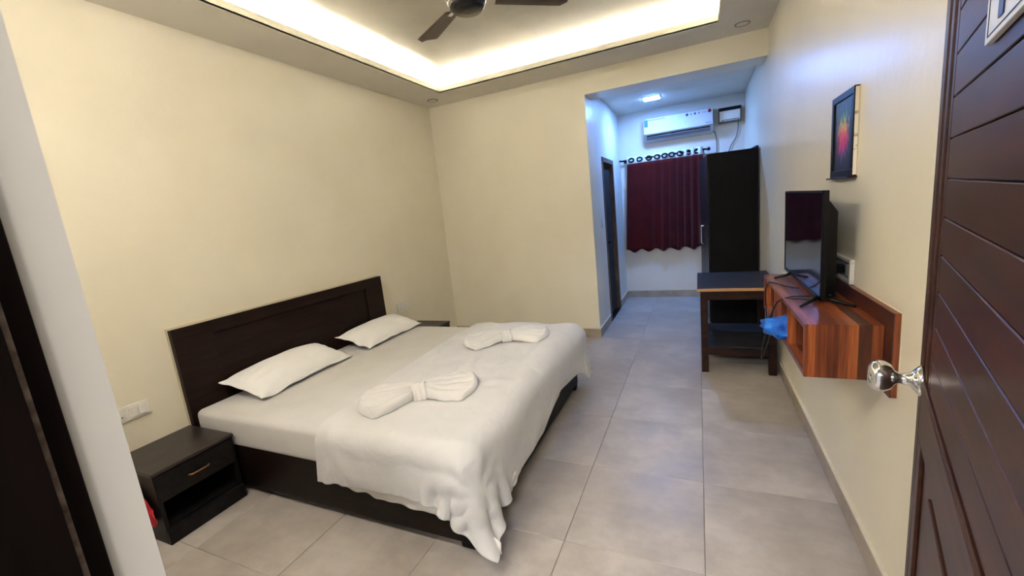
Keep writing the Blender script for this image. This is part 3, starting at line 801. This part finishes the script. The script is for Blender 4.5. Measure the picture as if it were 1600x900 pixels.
# ------------------------------------------------------------------ sockets
def socket_left(label, y0, y1, z0, z1):
    t = thing('wall_socket', label, 'socket', (-W, (y0+y1)/2, (z0+z1)/2), 0, 'white switch and socket plates on the bed wall')
    w_, h = (y1-y0)/2, (z1-z0)/2
    obj('plate', B(0, .010, -w_, w_, -h, h, .003), M['plastic_w'], t)
    obj('socket_insert', B(.010, .013, -w_*.80, -w_*.12, -h*.74, h*.74, .002), M['plastic_w'], t)
    for (yy, zz, r) in [(-.46, .36, .0042), (-.60, -.25, .0034), (-.32, -.25, .0034)]:
        bm = bmesh.new(); lathe(bm, [(r, .0125), (r, .0138)], 12, 'X', (0, yy*w_, zz*h)); obj('pin_hole', bm, M['black_pl'], t)
    for k in (0, 1):
        a = w_*(.02+k*.42)
        sw = obj('switch_rocker', B(.010, .017, a, a+w_*.36, -h*.7, h*.7, .003), M['plastic_w'], t)
    return t
socket_left('white socket plate with two switches above the near nightstand', .985, 1.187, .577, .662)
socket_left('white socket plate above the far nightstand beyond the headboard', 3.425, 3.645, .575, .668)
# plate behind the television
t = thing('television_socket', 'white rimmed socket plate on the wall behind the television with black plug', 'socket', (0, 2.235, 1.112))
bm = bmesh.new()
for (a, b_, c, d) in [(-.122, .122, .036, .052), (-.122, .122, -.052, -.036), (-.122, -.104, -.036, .036), (.104, .122, -.036, .036)]: box(bm, -.018, 0, a, b_, c, d, .003)
obj('rim', bm, M['plastic_w'], t)
obj('plate', B(-.008, 0, -.104, .104, -.036, .036), M['plastic_g'], t)
obj('switch_rocker', B(-.013, -.008, -.095, -.055, -.024, .024, .002), M['plastic_w'], t)
pg = obj('plug', B(-.050, -.008, -.03, .012, -.018, .018, .006, 3), M['black_pl'], t)
bm = bmesh.new(); tube(bm, spline([(-.048, -.008, 0), (-.060, .0, -.004), (-.066, .03, -.012), (-.060, .10, -.03)], 6), .004, 8); obj('plug_cord', bm, M['cable'], t, True)
t = thing('light_switch', 'small white switch on the passage wall before the dark doorway', 'switch', (-A, 5.02, 1.27))
obj('plate', B(0, .009, -.035, .035, -.05, .05, .003), M['plastic_w'], t); obj('switch_rocker', B(.009, .014, -.014, .014, -.022, .022, .002), M['plastic_w'], t)

# ------------------------------------------------------------------ television shelf
SY0, SY1, SX, SZ0, SZ1 = 1.72, 2.74, -.246, .803, 1.0
sh = thing('wall_shelf', 'striped reddish brown wall shelf with open compartments under the television', 'shelf', (0, 0, 0))
th = .018
obj('back_board', B(-.022, -.002, SY0-.065, SY1+.06, .770, 1.058, .0015), M['stave'], sh)
obj('wall_edge', B(-.002, 0.0, SY0-.069, SY1+.06, .772, 1.060), M['pale_edge'], sh)
obj('top_board', B(SX, -.022, SY0, SY1, SZ1-th, SZ1, .0012), M['stave'], sh)
obj('bottom_board', B(SX, -.022, SY0, SY1, SZ0, SZ0+th, .0012), M['stave'], sh)
for y in (SY0, SY1-th): obj('end_panel', B(SX, -.022, y, y+th, SZ0+th, SZ1-th, .0008), M['stave'], sh)
for y in (2.035, 2.38): obj('divider', B(SX+.002, -.022, y, y+th*.8, SZ0+th, SZ1-th, .0008), M['stave'], sh)
obj('end_cap', B(SX-.0005, -.0225, SY0-.002, SY0, SZ0, SZ1, .0005), M['stave'], sh)

# television
tv = thing('television', 'black flat television standing on the striped wall shelf', 'television', (-.137, 2.39, SZ1), 0)
hw, zb, zt = .39, .020, .458
obj('back_case', B(0, .018, -hw, hw, zb, zt, .003), M['black_pl'], tv)
bm = bmesh.new(); prism(bm, [(-hw+.05, .0), (-hw+.05, .0)], 0, 1) if False else None
tbm = bmesh.new(); box(tbm, .016, .055, -hw+.02, hw-.02, zb+.01, zt-.03)
for v in tbm.verts:
    if v.co.x > .03: v.co.z = (v.co.z-.2)*(.86)+.175; v.co.y *= .96
obj('rear_bulge', tbm, M['black_pl'], tv)
obj('screen', B(-.0015, 0, -hw+.008, hw-.008, zb+.016, zt-.008), M['black_gloss'], tv)
bm = bmesh.new()
box(bm, -.004, .0, -hw, hw, zt-.008, zt); box(bm, -.004, .0, -hw, hw, zb, zb+.016); box(bm, -.004, .0, -hw, -hw+.008, zb, zt); box(bm, -.004, .0, hw-.008, hw, zb, zt)
obj('bezel', bm, M['black_pl'], tv)
for (yc, dy) in [(-hw+.06, -.10), (hw-.16, -.03)]:
    bm = bmesh.new(); z_ = .006
    for sx in (-.085, .095): tube(bm, [(.008, yc, .030), (.008+sx*.3, yc+dy*.3, .018), (.008+sx, yc+dy, z_)], .006, 8, radii=[.010, .008, .005])
    obj('stand_foot', bm, M['black_pl'], tv, True)
# cables
c1 = obj('television_cable', tube(bmesh.new(), spline([(-.10, 2.02, 1.04), (-.14, 2.06, 1.012), (-.20, 2.10, 1.006), (-.255, 2.16, .985), (-.27, 2.22, .93), (-.27, 2.30, .86), (-.27, 2.40, .80), (-.262, 2.50, .78), (-.255, 2.58, .84), (-.26, 2.57, .93), (-.25, 2.50, 1.0), (-.20, 2.38, 1.006), (-.16, 2.30, 1.01)], 8), .0035, 8), M['cable'], None, True)
tag(c1, 'thin black cable looping from the television over the shelf front', 'cable')
c2 = obj('hanging_cable', tube(bmesh.new(), spline([(-.15, 2.12, 1.012), (-.225, 2.13, 1.006), (-.262, 2.20, .96), (-.275, 2.32, .84), (-.29, 2.44, .66), (-.285, 2.50, .58), (-.28, 2.46, .62), (-.26, 2.34, .79)], 8), .0032, 8), M['cable'], None, True)
tag(c2, 'second black cable hanging down below the wall shelf in a narrow loop', 'cable')
# blue plastic bag
n, m_ = 22, 30; Pp = np.zeros((n, m_, 3))
for i in range(n):
    ph = PI*(i/(n-1))
    for j in range(m_):
        a = 2*PI*j/(m_-1)
        rr = 1+.35*noise.noise(Vector((math.sin(ph)*math.cos(a)*2.2, math.sin(ph)*math.sin(a)*2.2, math.cos(ph)*2.2+5)))+.10*abs(math.sin(a*5+ph*3))
        Pp[i, j] = (-.215+.095*rr*math.sin(ph)*math.cos(a), 2.235+.16*rr*math.cos(ph), .845+.044*rr*math.sin(ph)*math.sin(a)-.05*max(0, math.cos(ph))**1.0*(0.6))
bag = obj('plastic_bag', grid_bm(Pp), M['blue_bag']); tag(bag, 'crumpled bright blue plastic bag stuffed in the shelf compartment', 'bag')

# ------------------------------------------------------------------ picture
pc = thing('framed_picture', 'black framed abstract painting of a colourful flower on the right wall', 'picture', (0, 2.285, 1.675))
py, pz, pd = .150, .172, .020
bm = bmesh.new(); fwid = .028
box(bm, -pd, -.002, -py, py, pz-fwid, pz, .002); box(bm, -pd, -.002, -py, py, -pz, -pz+fwid, .002)
box(bm, -pd, -.002, -py, -py+fwid, -pz+fwid, pz-fwid, .002); box(bm, -pd, -.002, py-fwid, py, -pz+fwid, pz-fwid, .002)
obj('frame', bm, M['black_pl'], pc)
obj('print', B(-pd+.006, -.003, -py+fwid, py-fwid, -pz+fwid, pz-fwid), M['painting'], pc)
obj('peeled_side', B(-pd+.004, -.004, -py-.0015, -py+.001, -pz+.004, pz-.006), noise_mat('peeled_whitish_frame_side', srgb(60, 48, 40), srgb(232, 222, 206), 0.6, scale=(1, 1, 3), nscale=12, lo=.30, hi=.42), pc)
obj('bottom_strip', B(-pd-.012, -.001, -py-.004, py+.012, -pz-.007, -pz, .001), M['table_wood'], pc)
obj('backing_board', B(-.003, 0, -py-.004, py, -pz, pz), M['pale_edge'], pc)

# ------------------------------------------------------------------ small table
tx0, tx1, ty0, ty1, tz = -.605, -.020, 3.66, 4.43, .728
tt = thing('side_table', 'black topped wooden table with a lower shelf by the right wall', 'table', (0, 0, 0))
obj('tabletop', B(tx0, tx1, ty0+.008, ty1, tz-.022, tz, .001), M['table_top'], tt)
obj('front_edging', B(tx0-.004, tx1, ty0-.004, ty0+.008, tz-.024, tz-.001, .002), M['light_wood'], tt)
L = [(tx0+.022, ty0+.02), (tx1-.072, ty0+.02), (tx0+.022, ty1-.075), (tx1-.072, ty1-.075)]
for (x, y) in L: obj('table_leg', B(x, x+.055, y, y+.055, 0, tz-.022, .002), M['table_wood'], tt)
for y in (ty0+.024, ty1-.05): obj('apron', B(tx0+.077, tx1-.072, y, y+.022, .628, tz-.022, .002), M['table_wood'], tt)
for x in (tx0+.026, tx1-.05): obj('side_apron', B(x, x+.022, ty0+.075, ty1-.075, .628, tz-.022, .002), M['table_wood'], tt)
for y in (ty0+.024, ty1-.05): obj('lower_rail', B(tx0+.077, tx1-.072, y, y+.022, .155, .215, .002), M['table_wood'], tt)
for x in (tx0+.026, tx1-.05): obj('lower_side_rail', B(x, x+.022, ty0+.075, ty1-.075, .155, .215, .002), M['table_wood'], tt)
obj('lower_shelf', B(tx0+.024, tx1-.026, ty0+.046, ty1-.04, .215, .228, .001), M['table_top'], tt)

# ------------------------------------------------------------------ wardrobe
wa = thing('wardrobe', 'tall near black wardrobe against the right wall of the passage', 'wardrobe', (-.468, 5.0, 0), math.radians(4.6))
wd, wl, wh = .455, .88, 1.885
obj('side_panel', B(0, wd, 0, .02, 0, wh, .001), M['wardrobe'], wa)
obj('side_panel', B(0, wd, wl-.02, wl, 0, wh, .001), M['wardrobe'], wa)
obj('carcass', B(.006, wd, .02, wl-.02, .05, wh-.02), M['wardrobe'], wa)
obj('top_board', B(-.002, wd, 0.0, wl, wh-.0195, wh+.001, .001), M['wardrobe'], wa)
obj('back_upstand', B(wd-.022, wd, -.001, wl, wh, wh+.022), M['wardrobe'], wa)
for k in (0, 1):
    a = .003+k*(wl/2); dd = obj('wardrobe_door', B(-.019, -.001, a, a+wl/2-.006, .06, wh-.002, .002), M['black_lam'], wa)
    yh = a+(wl/2-.05 if k == 0 else .04)
    bm = bmesh.new(); tube(bm, spline([(-.019, yh, .91), (-.047, yh, .915), (-.050, yh, .935), (-.050, yh, 1.01), (-.050, yh, 1.09), (-.047, yh, 1.11), (-.019, yh, 1.115)], 4), .006, 10)
    obj('door_handle', bm, M['chrome'], dd, True)
obj('plinth', B(.004, wd, .02, wl-.02, 0, .05), M['wardrobe'], wa)

# ------------------------------------------------------------------ curtain and rod
CY = E-.085
def wave(x):  # depth of the pleats
    s = min(1, max(0, (x+1.52)/1.0))
    return (.006+.022*s**1.5)*math.sin((x+1.6)*(30+22*s)+1.1*math.sin(x*7))+.012*math.sin(x*15+.6)
nx, nz = 150, 26
def sheet_z(z0, z1, nz, flare, x0=-1.520, x1=-.505, amp=1.0):
    Pp = np.zeros((nx, nz, 3))
    for i in range(nx):
        s = i/(nx-1)
        for j in range(nz):
            t = j/(nz-1); z = z0+(z1-z0)*t
            f_ = flare*(2.01-z)/1.28
            x = x0+(x1-x0)*s - f_*.075*(1-s)
            a_ = amp*(.65+.5*max(0, f_))
            zz = z+(.008*math.sin(x*31)*max(0, 1-t)*3 if flare else 0)*(1 if j == 0 else 0)
            Pp[i, j] = (x, CY+wave(x0+(x1-x0)*s)*a_+.006*noise.noise(Vector((x*6, 0, z*2))), zz)
    return Pp
cu = thing('curtain', 'burgundy curtain with a silvery eyelet band on the end wall of the passage', 'curtain', (0, 0, 0))
c_ = obj('curtain_cloth', grid_bm(sheet_z(.735, 2.012, 26, 1)), M['curtain'], cu); solidify(c_, .003)
c_ = obj('header_band', grid_bm(sheet_z(2.012, 2.115, 5, 0)), M['header'], cu); solidify(c_, .003)
exs = [-1.455, -1.34, -1.215, -1.10, -1.00, -.905, -.80, -.69, -.58]
for x in exs:
    bm = bmesh.new(); ring = []
    yy = CY+wave(x)*.65-.004
    for k in range(24):
        a = 2*PI*k/24; ring.append((x+.034*math.cos(a), yy-.003, 2.062+.026*math.sin(a)))
    tube(bm, ring, .0115, 8, closed=True)
    obj('eyelet', bm, M['dark_metal'], cu, True)
rd = thing('curtain_rod', 'dark curtain rod with round finials above the burgundy curtain', 'curtain rod', (0, 0, 0))
bm = bmesh.new(); tube(bm, [(-1.60, CY+.012, 2.068), (-.475, CY+.012, 2.072)], .0125, 12); obj('rod', bm, M['dark_metal'], rd, True)
for (x, s) in [(-1.60, -1), (-.475, 1)]:
    bm = bmesh.new(); lathe(bm, [(.006, 0), (.014, s*.004), (.014, s*.010), (.008, s*.016), (.020, s*.026), (.026, s*.040), (.021, s*.054), (.008, s*.062)], 20, 'X', (x, CY, 2.07)); obj('finial', bm, M['dark_metal'], rd)
for x in (-1.555, -.515):
    bm = bmesh.new(); tube(bm, [(x, CY, 2.055), (x, E-.004, 2.055)], .007, 8); lathe(bm, [(.022, -.006), (.022, 0)], 16, 'Y', (x, E, 2.055)); obj('bracket', bm, M['dark_metal'], rd)

# ------------------------------------------------------------------ air conditioner
ac = thing('air_conditioner', 'white split air conditioner high on the end wall above the curtain', 'air conditioner', (-.817, E, 2.27))
prof = [(-.005, .315), (-.16, .315), (-.195, .300), (-.210, .26), (-.212, .12), (-.200, .085), (-.12, .02), (-.06, .0), (-.005, .0)]
bm = bmesh.new(); prism(bm, prof, -.437, .437, bevel=.004); obj('body', bm, M['plastic_ac'], ac)
obj('front_panel', B(-.432, .432, -.2165, -.208, .098, .296, .003), M['plastic_ac'], ac)
obj('panel_seam', B(-.434, .434, -.2135, -.205, .088, .0975), M['grey_print'], ac)
R1 = Euler((math.radians(-48), 0, 0)).to_matrix()
obj('air_slot', B(-.40, .40, -.188, -.178, .035, .082, rot=Euler((math.radians(50), 0, 0)).to_matrix()), M['black_pl'], ac)
for k in range(2):
    obj('louver', B(-.405, .405, -.192+k*.034, -.188+k*.034, .036-k*.020, .068-k*.020, rot=Euler((math.radians(58), 0, 0)).to_matrix()), M['plastic_g'], ac)
obj('energy_label', B(-.425, -.377, -.218, -.2166, .19, .285), M['green'], ac)
obj('brand_plate_strip', B(-.37, -.15, -.218, -.2166, .268, .282), M['grey_print'], ac)
for (x, r, mt) in [(.125, .017, 'navy'), (.175, .011, 'grey_print'), (.222, .013, 'navy'), (.27, .012, 'grey_print'), (.315, .008, 'grey_print'), (.345, .008, 'grey_print')]:
    bm = bmesh.new(); lathe(bm, [(r, -.2178), (r, -.216)], 18, 'Y', (x, 0, .262)); obj('panel_icon', bm, M[mt], ac)
bm = bmesh.new(); lathe(bm, [(.022, -.2180), (.022, -.216)], 24, 'Y', (.398, 0, .268)); obj('round_sticker', bm, M['red_print'], ac)
obj('maker_mark', B(.35, .415, -.2178, -.2166, .118, .128), M['grey_print'], ac)
# stabiliser box
stb = thing('voltage_stabilizer', 'small white faced stabilizer box beside the air conditioner', 'stabilizer', (-.178, E, 2.37))
obj('case', B(-.135, .135, -.10, 0, 0, .19, .004), M['stab_frame'], stb)
obj('front_cover', B(-.120, .118, -.106, -.10, .018, .145, .003), M['plastic_w'], stb)
obj('display_strip', B(-.125, .125, -.105, -.10, .148, .186, .002), M['black_pl'], stb)
obj('lower_vent', B(-.10, .11, -.1075, -.106, .026, .034), M['black_pl'], stb)
for (lb, pts) in [('grey cable hanging from the air conditioner behind the wardrobe', [(-.375, E-.03, 2.30), (-.35, E-.02, 2.26), (-.335, E-.02, 2.15), (-.335, E-.02, 2.0), (-.33, E-.02, 1.5)]),
                  ('grey cable curving down from the stabilizer box behind the wardrobe', [(-.075, E-.03, 2.38), (-.08, E-.02, 2.28), (-.105, E-.02, 2.17), (-.17, E-.02, 2.06), (-.20, E-.02, 1.9), (-.20, E-.02, 1.5)])]:
    tag(obj('cable', tube(bmesh.new(), spline(pts, 8), .006, 8), M['cable_g'], None, True), lb, 'cable')
